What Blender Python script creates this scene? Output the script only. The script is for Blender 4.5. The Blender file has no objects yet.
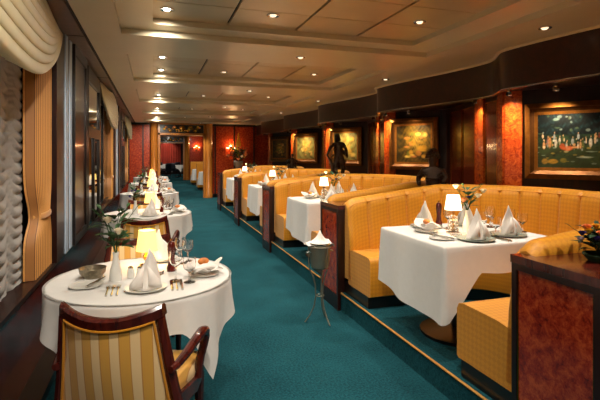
import bpy, math, random
from mathutils import Vector, Matrix
PI = math.pi
rnd = random.Random(7)
SC = bpy.context.scene
COL = SC.collection
sin, cos = math.sin, math.cos

# ------------------------------------------------------------------ materials
def S(r, g, b):
    f = lambda c: (c/255/12.92) if c/255 <= .04045 else ((c/255+.055)/1.055)**2.4
    return (f(r), f(g), f(b), 1)

MATS = {}
class NT:
    def __init__(s, name):
        s.m = bpy.data.materials.new(name); s.m.use_nodes = True
        s.t = s.m.node_tree; s.b = s.t.nodes['Principled BSDF']; MATS[name] = s.m
    def n(s, typ, **kw):
        nd = s.t.nodes.new(typ)
        for k, v in kw.items(): setattr(nd, k, v)
        return nd
    def l(s, a, b): s.t.links.new(a, b)
    def coord(s, scale=(1,1,1), rot=(0,0,0)):
        c = s.n('ShaderNodeTexCoord'); mp = s.n('ShaderNodeMapping')
        mp.inputs['Scale'].default_value = scale; mp.inputs['Rotation'].default_value = rot
        s.l(c.outputs['Object'], mp.inputs['Vector']); return mp.outputs['Vector']
    def noise(s, vec, scale, detail=4, dist=0, rough=.5):
        nd = s.n('ShaderNodeTexNoise'); s.l(vec, nd.inputs['Vector'])
        nd.inputs['Scale'].default_value = scale; nd.inputs['Detail'].default_value = detail
        nd.inputs['Distortion'].default_value = dist; nd.inputs['Roughness'].default_value = rough
        return nd.outputs['Fac']
    def ramp(s, fac, stops):
        r = s.n('ShaderNodeValToRGB'); e = r.color_ramp.elements
        while len(e) < len(stops): e.new(.5)
        for i, (p, c) in enumerate(stops): e[i].position = p; e[i].color = c
        s.l(fac, r.inputs['Fac']); return r.outputs['Color']
    def bump(s, h, strength=.3, dist=.01):
        b = s.n('ShaderNodeBump'); b.inputs['Strength'].default_value = strength
        b.inputs['Distance'].default_value = dist
        s.l(h, b.inputs['Height']); s.l(b.outputs['Normal'], s.b.inputs['Normal'])
    def set(s, **kw):
        for k, v in kw.items(): s.b.inputs[k.replace('_', ' ')].default_value = v
        return s

def simple(name, col, rough=.5, metal=0, var=.12, scale=6, coat=0, **kw):
    t = NT(name); v = t.coord()
    f = t.noise(v, scale, 3)
    d = tuple(c*(1-var) for c in col[:3])+(1,); u = tuple(min(1, c*(1+var)) for c in col[:3])+(1,)
    t.l(t.ramp(f, [(.3, d), (.7, u)]), t.b.inputs['Base Color'])
    t.set(Roughness=rough, Metallic=metal, Coat_Weight=coat, **kw); return t.m

def burl(name, c0, c1, c2, scale=7, rough=.22, coat=.5, dist=1.8):
    t = NT(name); v = t.coord()
    a = t.noise(v, scale, 8, dist, .66); b = t.noise(v, scale*4.5, 5, dist*1.3, .6)
    mx = t.n('ShaderNodeMath', operation='MULTIPLY_ADD'); t.l(b, mx.inputs[0]); mx.inputs[1].default_value = .45
    t.l(a, mx.inputs[2])
    t.l(t.ramp(mx.outputs[0], [(.48, c0), (.68, c1), (.9, c2)]), t.b.inputs['Base Color'])
    t.set(Roughness=rough, Coat_Weight=coat, Coat_Roughness=.08); return t.m

def wood(name, c0, c1, rough=.3, sc=(14, 14, 1.2), coat=.3):
    t = NT(name); v = t.coord(sc)
    t.l(t.ramp(t.noise(v, 2.5, 5, .6), [(.35, c0), (.7, c1)]), t.b.inputs['Base Color'])
    t.set(Roughness=rough, Coat_Weight=coat, Coat_Roughness=.1); return t.m

# carpet
t = NT('teal_carpet'); v = t.coord()
f = t.noise(v, 70, 5, 0, .7); g = t.noise(v, 2.2, 3)
mm = t.n('ShaderNodeMath', operation='MULTIPLY_ADD'); t.l(g, mm.inputs[0]); mm.inputs[1].default_value = .35; t.l(f, mm.inputs[2])
t.l(t.ramp(mm.outputs[0], [(.42, S(4, 30, 40)), (.92, S(34, 92, 102))]), t.b.inputs['Base Color'])
t.set(Roughness=.95, Sheen_Weight=.1, Sheen_Tint=S(60, 150, 160)); t.b.inputs['Specular IOR Level'].default_value = .1
t.bump(f, .6, .01)
CARPET = t.m
BURL = burl('red_burl', S(74, 14, 8), S(156, 44, 20), S(206, 88, 38), 20, .22, .5, .5)
DADO = burl('dado_burl', S(34, 9, 7), S(82, 24, 16), S(112, 40, 26), 9)
PANELD = burl('panel_burl', S(38, 11, 8), S(80, 24, 14), S(116, 42, 24), 10)
BURL_LIT = burl('lit_burl', S(66, 16, 7), S(158, 56, 18), S(204, 98, 34), 16)  # panel burl turned orange, light on the pilasters put into its colour
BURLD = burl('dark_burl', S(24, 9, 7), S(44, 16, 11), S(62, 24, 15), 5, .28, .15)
MAHOG = wood('dark_mahogany', S(24, 8, 6), S(50, 17, 11), .34, (14, 14, 1.2), .1)
MAHOGR = wood('red_mahogany', S(58, 17, 12), S(92, 32, 22), .2)
BLACKW = wood('black_wood', S(13, 8, 7), S(24, 14, 11), .3)
SOFW = wood('soffit_wood', S(82, 54, 42), S(104, 70, 54), .35, (1.5, 10, 10))
GOLDW = wood('honey_wood', S(172, 100, 34), S(204, 132, 54), .3)
CEIL = simple('ceiling_satin', S(214, 202, 172), .34, .35, .03, 3)
CEILP = simple('ceiling_panel', S(204, 184, 146), .3, .35, .05, 4)
BLACK = simple('black_gap', S(12, 10, 9), .6)
EDGEM = simple('gold_edge', S(222, 164, 84), .4, .4)
BRASS = simple('brass', S(196, 140, 60), .25, 1)
GILT = simple('gilt_frame', S(150, 98, 40), .38, .7, .25, 20)
GILTD = simple('gilt_dark', S(98, 62, 28), .42, .6, .2, 20)
CHROME = simple('chrome', S(205, 208, 210), .12, 1, .02)
SILVER = simple('silver', S(190, 188, 182), .2, 1, .05)
STRIPM = simple('brushed_strip', S(190, 206, 226), .4, .1, .02)  # cool reflection on the metal strips put into a pale base colour
LINEN = simple('white_linen', S(218, 216, 213), .85, 0, .02, 30, Sheen_Weight=.15)
NAPK = simple('napkin_linen', S(228, 222, 216), .8, 0, .02, 30)
CHINA = simple('white_china', S(232, 230, 224), .15, 0, .02)
CHINAG = simple('grey_green_china', S(150, 160, 150), .2, 0, .03)
BRONZE = simple('dark_bronze', S(66, 50, 38), .36, .5, .35, 18)
PEWTER = simple('bucket_steel', S(150, 146, 130), .38, .75, .08, 8)
LEAF = simple('leaf_green', S(40, 78, 34), .75, 0, .4, 30)
LEAFD = simple('leaf_dark', S(24, 56, 28), .75, 0, .4, 30)
PETW = simple('petal_cream', S(240, 226, 196), .6, 0, .05)
PETY = simple('petal_yellow', S(226, 170, 30), .6, 0, .1)
PETP = simple('petal_purple', S(66, 48, 130), .6, 0, .15)
PETO = simple('petal_peach', S(232, 140, 84), .6, 0, .1)
PETK = simple('petal_pale', S(222, 206, 214), .6, 0, .1)
BREAD = simple('bread_crust', S(206, 122, 52), .6, 0, .25, 40)
MILLW = wood('mill_wood', S(70, 14, 10), S(110, 28, 18), .2)
WICK = simple('woven_silver', S(150, 138, 116), .35, .6, .3, 60)
CREAMF = simple('ivory_blind', S(158, 156, 154), .85, 0, .03, 20)
SWAGF = simple('ivory_silk', S(220, 206, 158), .45, 0, .05, 10, Sheen_Weight=.3)
CURT = None
REDC = simple('red_drape', S(150, 44, 26), .8, 0, .15, 4)
CHAIRD = simple('navy_chair', S(22, 24, 36), .7, 0, .1)
MARBLE = simple('stone_urn', S(120, 108, 92), .5, 0, .2, 12)
# striped chair silk
def stripes(name, axis, period, c0, c1, c2, att=False):
    t = NT(name); sp = t.n('ShaderNodeSeparateXYZ')
    if att:
        c = t.n('ShaderNodeAttribute'); c.attribute_name = 'quilt'; t.l(c.outputs['Vector'], sp.inputs[0])
    else:
        c = t.n('ShaderNodeTexCoord'); t.l(c.outputs['Object'], sp.inputs[0])
    d = t.n('ShaderNodeMath', operation='DIVIDE'); t.l(sp.outputs[axis], d.inputs[0]); d.inputs[1].default_value = period
    a = t.n('ShaderNodeMath', operation='ADD'); t.l(d.outputs[0], a.inputs[0]); a.inputs[1].default_value = 100.2
    fr = t.n('ShaderNodeMath', operation='FRACT'); t.l(a.outputs[0], fr.inputs[0])
    r = t.n('ShaderNodeValToRGB'); r.color_ramp.interpolation = 'CONSTANT'
    e = r.color_ramp.elements; e[0].color = c0; e[0].position = 0; e[1].color = c1; e[1].position = .46
    x = e.new(.5); x.color = c2; y = e.new(.94); y.color = c1
    t.l(fr.outputs[0], r.inputs['Fac']); t.l(r.outputs['Color'], t.b.inputs['Base Color'])
    t.set(Roughness=.55, Sheen_Weight=.2)
    t.bump(t.noise(t.coord((300, 300, 300)), 1, 2), .12, .002); return t.m
STRIPE = stripes('striped_silk', 0, .078, S(216, 160, 66), S(198, 138, 66), S(236, 202, 148))
CURT = stripes('pleat_shade_curtain', 0, .05, S(200, 142, 74), S(96, 56, 26), S(166, 110, 54), True)  # shade between the pleats put into the cloth colour as dark lines
# quilted yellow
t = NT('gold_upholstery'); at = t.n('ShaderNodeAttribute'); at.attribute_name = 'quilt'
mp = t.n('ShaderNodeMapping'); mp.inputs['Rotation'].default_value = (0, 0, PI/4); t.l(at.outputs['Vector'], mp.inputs['Vector'])
ck = t.n('ShaderNodeTexChecker'); ck.inputs['Scale'].default_value = 42; t.l(mp.outputs['Vector'], ck.inputs['Vector'])
ck.inputs['Color1'].default_value = S(212, 143, 16); ck.inputs['Color2'].default_value = S(202, 131, 12)
t.l(ck.outputs['Color'], t.b.inputs['Base Color']); t.set(Roughness=.55, Sheen_Weight=.15)
GOLDF = t.m
# glass
t = NT('clear_glass'); t.set(Base_Color=(1, 1, 1, 1), Roughness=.02, IOR=1.45, Transmission_Weight=1); GLASS = t.m
t = NT('night_glass'); v = t.coord(); t.l(t.ramp(t.noise(v, 3), [(.3, S(20, 24, 28)), (.7, S(26, 30, 34))]), t.b.inputs['Base Color'])
t.set(Roughness=.03, Metallic=.0, IOR=1.9); NIGHT = t.m
t = NT('smoked_mirror'); v = t.coord(); t.l(t.ramp(t.noise(v, 3), [(.3, S(150, 128, 110)), (.7, S(156, 134, 116))]), t.b.inputs['Base Color'])
t.set(Roughness=.03, Metallic=1); MIRROR = t.m
def glow(name, col, st):
    t = NT(name); t.set(Base_Color=col, Roughness=.7, Emission_Color=col, Emission_Strength=st); return t.m
SHADE = glow('glowing_shade', (1, .70, .19, 1), 1.15)
SHADEW = glow('glowing_white_shade', (1, .85, .58, 1), 2.2)
LENS = glow('lamp_lens', (1, .9, .74, 1), 9)
LENSD = glow('dim_lamp_lens', (1, .82, .6, 1), .9)
SCON = glow('sconce_glow', (1, .66, .26, 1), 5)
DIM = simple('dim_lens', S(200, 190, 170), .2)
def vcol(name, rough=.35):
    t = NT(name); a = t.n('ShaderNodeVertexColor'); a.layer_name = 'paint'
    t.l(a.outputs['Color'], t.b.inputs['Base Color']); t.set(Roughness=rough)
    t.bump(t.noise(t.coord(), 90, 4), .3, .004); return t.m
PAINT = vcol('oil_paint')

# ------------------------------------------------------------------ mesh builder
class MB:
    def __init__(s): s.v = []; s.f = []; s.m = []; s.q = []
    def add(s, vs, fs, mi=0):
        o = len(s.v); s.v += [tuple(p) for p in vs]
        for f in fs: s.f.append([i+o for i in f]); s.m.append(mi)
        return s
    def box(s, x0, x1, y0, y1, z0, z1, mi=0):
        vs = [(x, y, z) for z in (z0, z1) for y in (y0, y1) for x in (x0, x1)]
        return s.add(vs, [(0,2,3,1),(4,5,7,6),(0,1,5,4),(2,6,7,3),(0,4,6,2),(1,3,7,5)], mi)
    def obox(s, p, q, off0, off1, z0, z1, mi=0):
        """box along plan segment p-q, between offsets to its left side"""
        d = Vector((q[0]-p[0], q[1]-p[1])); d.normalize(); n = Vector((-d.y, d.x))
        c = [(p[0]+n.x*off0, p[1]+n.y*off0), (q[0]+n.x*off0, q[1]+n.y*off0), (q[0]+n.x*off1, q[1]+n.y*off1), (p[0]+n.x*off1, p[1]+n.y*off1)]
        return s.prism(c, z0, z1, mi)
    def prism(s, poly, z0, z1, mi=0):
        n = len(poly)
        vs = [(x, y, z0) for x, y in poly]+[(x, y, z1) for x, y in poly]
        fs = [tuple(range(n))[::-1], tuple(range(n, 2*n))]+[(i, (i+1) % n, n+(i+1) % n, n+i) for i in range(n)]
        return s.add(vs, fs, mi)
    def grid(s, rows, mi=0, closed=False):
        r, c = len(rows), len(rows[0]); vs = [p for row in rows for p in row]; fs = []
        for i in range(r-1):
            for j in range(c if closed else c-1):
                k = (j+1) % c; fs.append((i*c+j, i*c+k, (i+1)*c+k, (i+1)*c+j))
        return s.add(vs, fs, mi)
    def lathe(s, prof, n=20, mi=0, c=(0, 0, 0)):
        rows = [[(c[0]+r*cos(2*PI*k/n), c[1]+r*sin(2*PI*k/n), c[2]+z) for k in range(n)] for r, z in prof]
        return s.grid(rows, mi, True)
    def tube(s, path, r, n=8, mi=0, sq=1.0, cap=True, up=None, closed=False):
        P = [Vector(p) for p in path]; m = len(P)
        R = r if isinstance(r, (list, tuple)) else [r]*m
        rows = []; nrm = None
        for i, p in enumerate(P):
            if closed: d = P[(i+1) % m]-P[i-1]
            else: d = P[min(i+1, m-1)]-P[max(i-1, 0)]
            d.normalize()
            if nrm is None:
                nrm = Vector(up) if up else (Vector((0, 0, 1)) if abs(d.z) < .9 else Vector((1, 0, 0)))
            nrm = nrm-d*nrm.dot(d)
            if nrm.length < 1e-4: nrm = d.orthogonal()
            nrm.normalize(); b = d.cross(nrm)
            rows.append([tuple(p+nrm*(R[i]*cos(2*PI*k/n))+b*(R[i]*sq*sin(2*PI*k/n))) for k in range(n)])
        if closed: rows.append(rows[0])
        o = len(s.v); s.grid(rows, mi, True)
        if cap and not closed:
            s.f.append([o+k for k in range(n)][::-1]); s.m.append(mi)
            s.f.append([o+(m-1)*n+k for k in range(n)]); s.m.append(mi)
        return s
    def ball(s, c, r, n=10, mi=0):
        rx, ry, rz = r if isinstance(r, (list, tuple)) else (r, r, r); h = max(4, n//2+1)
        rows = [[(c[0]+rx*sin(PI*i/h)*cos(2*PI*k/n), c[1]+ry*sin(PI*i/h)*sin(2*PI*k/n), c[2]-rz*cos(PI*i/h)) for k in range(n)] for i in range(h+1)]
        return s.grid(rows, mi, True)
    def leaf(s, p, d, ln, w, mi=0, droop=.25):
        d = Vector(d).normalized(); sd = d.cross(Vector((0, 0, 1)))
        if sd.length < .1: sd = Vector((1, 0, 0))
        sd.normalize(); p = Vector(p); up = sd.cross(d); pts = []
        for k, wf in ((0, .1), (.3, .85), (.6, 1), (.85, .5), (1, .02)):
            q = p+d*ln*k-Vector((0, 0, 1))*ln*droop*k*k
            pts.append([tuple(q-sd*w*wf*.5+up*w*.12*wf), tuple(q), tuple(q+sd*w*wf*.5+up*w*.12*wf)])
        return s.grid(pts, mi)
    def build(s, name, mats, parent=None, loc=None, rotz=0, ang=35, bevel=0, solid=0, subd=0):
        me = bpy.data.meshes.new(name); me.from_pydata(s.v, [], s.f)
        for m in (mats if isinstance(mats, (list, tuple)) else [mats]): me.materials.append(m)
        me.polygons.foreach_set('material_index', s.m)
        import bmesh
        bm = bmesh.new(); bm.from_mesh(me)
        if not s.q: bmesh.ops.remove_doubles(bm, verts=bm.verts, dist=1e-5)
        bmesh.ops.recalc_face_normals(bm, faces=bm.faces); bm.to_mesh(me); bm.free()
        if s.q:
            qa = me.attributes.new('quilt', 'FLOAT_VECTOR', 'POINT')
            for i, q_ in enumerate(s.q): qa.data[i].vector = q_
        me.shade_smooth(); me.set_sharp_from_angle(angle=math.radians(ang)); me.update()
        o = bpy.data.objects.new(name, me); COL.objects.link(o)
        if parent: o.parent = parent
        if loc: o.location = loc
        o.rotation_euler[2] = rotz
        if solid:
            md = o.modifiers.new('Solidify', 'SOLIDIFY'); md.thickness = solid; md.offset = 0
        if bevel:
            md = o.modifiers.new('Bevel', 'BEVEL'); md.width = bevel; md.segments = 2; md.limit_method = 'ANGLE'
        if subd:
            md = o.modifiers.new('Subdivision', 'SUBSURF'); md.levels = subd; md.render_levels = subd
        return o

LAB = {}
def tag(o, label, cat, group=None):
    if len(label.split()) > 16: print('LONG', label)
    if label in LAB: print('DUP', label)
    LAB[label] = 1
    o['label'] = label; o['category'] = cat
    if group: o['group'] = group
    elif 'group' in o: del o['group']
    return o
def thing(name, loc=(0, 0, 0), rz=0):
    o = bpy.data.objects.new(name, None); o.empty_display_size = .05; COL.objects.link(o)
    o.location = loc; o.rotation_euler[2] = rz; return o
def struct(o): o['kind'] = 'structure'; return o
def copy_tree(o, parent=None):
    c = o.copy(); COL.objects.link(c)
    if parent: c.parent = parent
    for ch in list(o.children): copy_tree(ch, c)
    return c
PROTO = {}
def place(maker, loc, rz, label, cat, group=None, key=None):
    k = key or maker.__name__
    if k not in PROTO: o = PROTO[k] = maker()
    else: o = copy_tree(PROTO[k])
    o.location = loc; o.rotation_euler[2] = rz
    return tag(o, label, cat, group)
def light(name, typ, loc, energy, col, parent=None, radius=.03, **kw):
    d = bpy.data.lights.new(name, typ); d.energy = energy; d.color = col
    if typ in ('POINT', 'SPOT'): d.shadow_soft_size = radius
    for k, v in kw.items(): setattr(d, k, v)
    o = bpy.data.objects.new(name, d); COL.objects.link(o); o.location = loc
    if parent: o.parent = parent
    return o
def aim(o, d): o.rotation_euler = Vector(d).to_track_quat('-Z', 'Y').to_euler()

# ------------------------------------------------------------------ camera
H = 1.45; F = 450.0; YAW = math.radians(18.1)
cd = bpy.data.cameras.new('camera'); cam = bpy.data.objects.new('camera', cd); COL.objects.link(cam)
cam.location = (0, 0, H); cam.rotation_euler = (PI/2, 0, -YAW)
cd.sensor_width = 36; cd.lens = F/600*36; cd.shift_y = -46/600; cd.clip_start = .02
SC.camera = cam

# ------------------------------------------------------------------ the shell
PIT = 2.57
P = [1.5+PIT*k for k in range(5)]             # booth dividers
CB = [p-PIT/2 for p in P]                     # booth centres (first beside the camera)
XE = 1.66                                     # platform edge
YB, YF = -1.7, 15.2
ZS, ZT, ZP = 2.45, 2.50, 2.545                # ceiling levels
PLZ = .16

struct(MB().box(-1.0, 4.4, YB, 34, -.1, 0).build('floor', CARPET))
struct(MB().box(XE+.004, 4.4, YB, 12.35, .0005, PLZ).build('floor_platform', CARPET))
struct(MB().box(XE-.007, XE+.010, YB, 12.35, PLZ-.006, PLZ+.004).build('trim_1', EDGEM, bevel=.003))

# ceiling
mb = MB()
cof = [(2.45+PIT*k, 3.82+PIT*k) for k in range(-2, 5)]
X0, X1, OX0, OX1 = .0, 2.40, -.25, 2.69
mb.box(-.53, OX0, YB, YF, ZS, 2.75)
mb.box(OX1, 4.4, YB, YF, ZS, 2.75)
edges = [YB]
for a, b in cof:
    a2, b2 = a-.2, b+.2
    lo = max(YB, edges[-1]); 
    if a2 > lo: mb.box(OX0, OX1, lo, a2, ZS, 2.75)
    edges.append(b2)
    aa, bb = max(a, YB), b
    if b2 < YB: continue
    # shallow tray ring
    if a > YB: mb.box(OX0, OX1, max(a2, YB), a, ZT, 2.75)
    mb.box(OX0, OX1, bb, b2, ZT, 2.75)
    mb.box(OX0, X0, aa, bb, ZT, 2.75); mb.box(X1, OX1, aa, bb, ZT, 2.75)
    mb.box(X0, X1, aa, bb, ZP+.02, 2.75, 2)
    for i in range(4):
        for j in range(3):
            x0 = X0+.6*i; y0 = a+(b-a)/3*j; y1 = a+(b-a)/3*(j+1)
            if y1 < YB: continue
            mb.box(x0+(.011 if i else 0), x0+.6-(.011 if i < 3 else 0), max(YB, y0+(.005 if j else 0)), y1-(.005 if j < 2 else 0), ZP, ZP+.021, 1)
if edges[-1] < YF: mb.box(OX0, OX1, edges[-1], YF, ZS, 2.75)
struct(mb.build('ceiling', [CEIL, CEILP, BLACK]))
# wooden strip along the windows with a black shadow gap
struct(MB().box(-1.0, -.556, YB, YF, ZS+.0, 2.75).build('ceiling_window_strip', SOFW))
struct(MB().box(-.556, -.53, YB, YF, ZS+.03, 2.75).build('trim_2', BLACK))
mb = MB()
for y in (2.0, 4.2, 6.4, 8.6, 10.8, 13.0): mb.box(-.70, -.558, y-.004, y+.004, ZS-.003, ZS+.01)
struct(mb.build('trim_3', BLACK))

# left wall
XW = -.70
mb = MB()
mb.box(-1.0, -.73, YB, YF, 0, .60, 0)                                       # burl dado
mb.box(-1.0, -.60, YB, YF, .0, .06, 1)  # black plinth added to darken the floor edge beside the tables
mb.box(-1.0, -.715, YB, YF, .585, .615, 2)
secs = [(-1.68, 3.86-PIT*0)]                                               # window openings below
wins = [(.70, 3.86), (6.62, 9.42), (12.16, 14.96)]
solids = [(YB, .70), (3.86, 6.62), (9.42, 12.16), (14.96, YF)]
for a, b in solids: mb.box(-1.0, XW, a, b, .615, ZS, 2)
for a, b in wins: mb.box(-1.0, -.80, a, b, 2.30, ZS, 2)
struct(mb.build('wall_left', [DADO, BLACKW, MAHOG]))
n_tr = 4
for a in (3.86, 9.42):
    # two bright vertical strips, then a framed burl panel
    for dy in (.37, .57):
        struct(MB().box(XW, XW+.010, a+dy-.05, a+dy+.05, .62, ZS).build('trim_%d' % n_tr, STRIPM)); n_tr += 1
    m = MB(); m.box(XW, XW+.012, a+.68, a+1.42, .70, 2.36, 0)
    for y0, y1 in ((a+.66, a+.70), (a+1.40, a+1.46)): m.box(XW, XW+.03, y0, y1, .62, ZS, 1)
    m.box(XW, XW+.03, a+.70, a+1.40, .62, .70, 1); m.box(XW, XW+.03, a+.70, a+1.40, 2.36, ZS, 1)
    struct(m.build('wall_left_panel', [BURLD, BLACKW]))
for k, a in enumerate((5.40, 10.96)):
    r = thing('wall_mirror', (XW, a+.02, .64))
    tag(r, ['tall dark-framed mirror beyond the burl panel nearest the draped window', 'tall dark-framed mirror farther along the window wall'][k], 'mirror')
    MB().box(0, .012, 0, 1.1, 0, 1.62).build('mirror_glass', MIRROR, r)
    m = MB(); m.box(0, .03, -.02, .03, 0, 1.78); m.box(0, .03, 1.07, 1.13, 0, 1.78); m.box(0, .03, .03, 1.07, 1.0, 1.12); m.box(0, .03, .03, 1.07, 1.62, 1.78)
    m.box(0, .03, .52, .56, 0, 1.0)
    m.build('mirror_frame', BLACKW, r)
for k, (a, b) in enumerate(wins):
    w = thing('window_%d' % (k+1), (-.93 if k == 0 else -.80, a, .615)); struct(w)
    MB().box(-.01, .01, 0, b-a, 0, 1.7).build('pane', NIGHT, w)
    m = MB(); m.box(-.03, .03, 0, .05, 0, 1.7); m.box(-.03, .03, b-a-.05, b-a, 0, 1.7); m.box(-.03, .03, 0, b-a, 0, .05); m.box(-.03, .03, 0, b-a, 1.62, 1.70)
    m.box(-.03, .03, (b-a)/2-.03, (b-a)/2+.03, 0, 1.7)
    m.build('window_frame', BLACKW, w)

# festoon blinds, curtains, swags
def make_blind(L=3.0):
    m = MB(); rows = []
    for i in range(260):
        z = 1.72*i/259; row = []
        for j in range(97):
            y = L*j/96; u = (y/.34) % 1.0; sg = .06*(1-(2*u-1)**2)
            ph = (z+sg+.008*sin(9*y+23*z)+.006*sin(31*y))/(.075+.008*sin(4*y))
            x = .026*abs(sin(PI*ph))**.8*(.5+.5*sin(PI*u))+.012*sin(PI*u)
            row.append((x, y, z))
        rows.append(row)
    return m.grid(rows).build('festoon_blind', CREAMF, ang=80)
def make_curtain(h=1.86, w=.52):
    root = thing('side_curtain')
    m = MB(); rows = []
    zt = .40
    for i in range(60):
        z = h*i/59
        pinch = 1-.30*math.exp(-((z-zt)/.16)**2)
        if z < zt: pinch = 1-.30*math.exp(-((z-zt)/.10)**2)
        row = []
        for j in range(121):
            u = j/120; c = .60
            y = (c+(u-c)*pinch)*w
            x = .036*sin(2*PI*u*10-PI/2)*(.6+.4*pinch)+.02*(1-pinch)
            row.append((x, y, z)); m.q.append((u, z, 0))
        rows.append(row)
    m.grid(rows).build('drape', CURT, root, ang=80)
    path = [(.045*cos(a)*1.0, w*.60+(.205*sin(a)), zt+.035*sin(a)*0) for a in [2*PI*k/28 for k in range(28)]]
    MB().tube(path, .022, 8, closed=True, sq=.5).build('tieback', CURT, root)
    return root
def make_swag(L=3.1):
    m = MB(); rows = []; nv = 96
    for i in range(nv+1):
        v = i/nv; row = []
        for j in range(81):
            u = j/80
            cat = 1-(2*u-1)**2
            cat = cat**.8
            sag = .08+.50*v*cat*(1.0)+.06*v
            ph = v*8+.35*sin(2*PI*u)+.25*sin(5*u)
            fold = abs(sin(PI*ph))**.7*(.45+.65*cat)
            x = .01+.035*v+.085*fold*(.25+.75*cat)+.03*cat*sin(PI*v)
            z = -sag+.03*sin(2*PI*ph+.6)*cat
            yy = L*(u+.018*(1-v)*(0))
            row.append((x, yy, z+.075))
        rows.append(row)
    # gathered tail at the far end
    return m.grid(rows).build('swag_valance', SWAGF, ang=80)
for k, (a, b) in enumerate(wins):
    wh = ['nearest window', 'second window along the wall', 'farthest window'][k]
    L = b-a
    if k == 0:
        bl = make_blind(L-.46); bl.location = (-.845, a+.03, .618)
        tag(bl, 'ruched ivory festoon blind hanging over the '+wh, 'blind', None)
    place(make_curtain, (-.765, b-.53, .62), 0, 'gold pleated tied-back curtain at the far side of the '+wh, 'curtain', 'tied-back window curtains')
    sw = make_swag(L+.02); sw.location = (-.715, a, 2.44)
    tag(sw, 'draped ivory silk swag across the top of the '+wh, 'swag', None)

# right wall: zigzag with niches, curved fascia, soffit
def wallpts():
    pts = []
    for p in [P[0]-PIT]+P+[P[-1]+PIT]:
        pts += [(4.12, p-1.0), (3.56, p-.2)]
    return pts
WP = wallpts()
mb = MB(); fill = []
for (p, q) in zip(WP[:-1], WP[1:]): mb.obox(p, q, 0, -.12, PLZ, 2.12, 0)
struct(mb.build('wall_right', [MAHOG]))
def seg(p, q, t0, t1):
    d = Vector((q[0]-p[0], q[1]-p[1])); L = d.length; d /= L
    return (p[0]+d.x*t0, p[1]+d.y*t0), (p[0]+d.x*t1, p[1]+d.y*t1)
mb = MB(); md = MB(); bd = MB()
for p in [P[0]-PIT]+P+[P[-1]+PIT]:
    A = (3.56, p-.2); B = (4.12, p-1.0); A2 = (3.56, p+PIT-.2); B2 = (4.12, p+PIT-1.0)
    # pilaster beside the picture (on B->A) and on the far leg (A->B2)
    L = math.hypot(.56, .8)
    a, b = seg(B, A, L-.17, L+.0); mb.obox(a, b, 0, .03, PLZ, 2.12)
    a, b = seg(A, B2, 0, .12); mb.obox(a, b, 0, .03, PLZ, 2.12)
    a, b = seg(A, B2, .50, .74); mb.obox(a, b, 0, .03, PLZ, 2.12)
    for t0, t1 in ((.16, .46), (.78, 1.18), (1.22, 1.64)):
        a, b = seg(A, B2, t0, t1); md.obox(a, b, 0, .012, .9, 2.04)
        for tt in (t0, t1):
            a, b = seg(A, B2, tt-.006, tt+.006); bd.obox(a, b, 0, .02, .9, 2.04)
        a, b = seg(A, B2, t0, t1); bd.obox(a, b, 0, .02, 2.03, 2.042)
struct(mb.build('wall_right_pilasters', BURL_LIT)); struct(md.build('wall_right_panels', PANELD)); struct(bd.build('trim_20', BRASS))
def fx(y):
    for p in [P[0]-PIT]+P+[P[-1]+PIT, P[-1]+2*PIT]:
        t = p-y
        if 0 <= t <= PIT:
            sm = lambda u: u*u*(3-2*u)
            if t < .05: return 3.47
            if t < .60: return 3.47-.25*sm((t-.05)/.55)
            return 3.22+.25*sm((t-.60)/(PIT-.60))
    return 3.47
ys = [YB+.05*i for i in range(int((YF-YB)/.05)+1)]
mb = MB(); mb.grid([[(fx(y), y, 2.07), (fx(y), y, ZS+.01)] for y in ys]); mb.grid([[(fx(y)+.04, y, 2.07), (fx(y)+.04, y, ZS+.01)] for y in ys])
mb.grid([[(fx(y), y, 2.07), (fx(y)+.04, y, 2.07)] for y in ys])
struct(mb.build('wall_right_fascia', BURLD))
struct(MB().tube([(fx(y)-.004, y, 2.075) for y in ys], .009, 6).build('trim_21', SILVER))
mb = MB(); mb.grid([[(fx(y)+.03, y, 2.11), (4.4, y, 2.11)] for y in ys]); mb.grid([[(fx(y)+.03, y, 2.13), (4.4, y, 2.13)] for y in ys])
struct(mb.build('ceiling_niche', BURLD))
# white curved lip where ceiling meets the fascia
mb = MB(); mb.tube([(fx(y)-.02, y, ZS+.0) for y in ys], .02, 6); struct(mb.build('trim_22', CEIL))
struct(MB().box(4.25, 4.4, YB, 34, 0, 2.75).build('wall_right_outer', MAHOG))
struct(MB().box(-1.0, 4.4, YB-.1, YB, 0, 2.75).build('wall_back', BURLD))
struct(MB().box(-1.1, -1.0, YB, 34, 0, 2.75).build('wall_left_outer', BLACKW))

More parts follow.
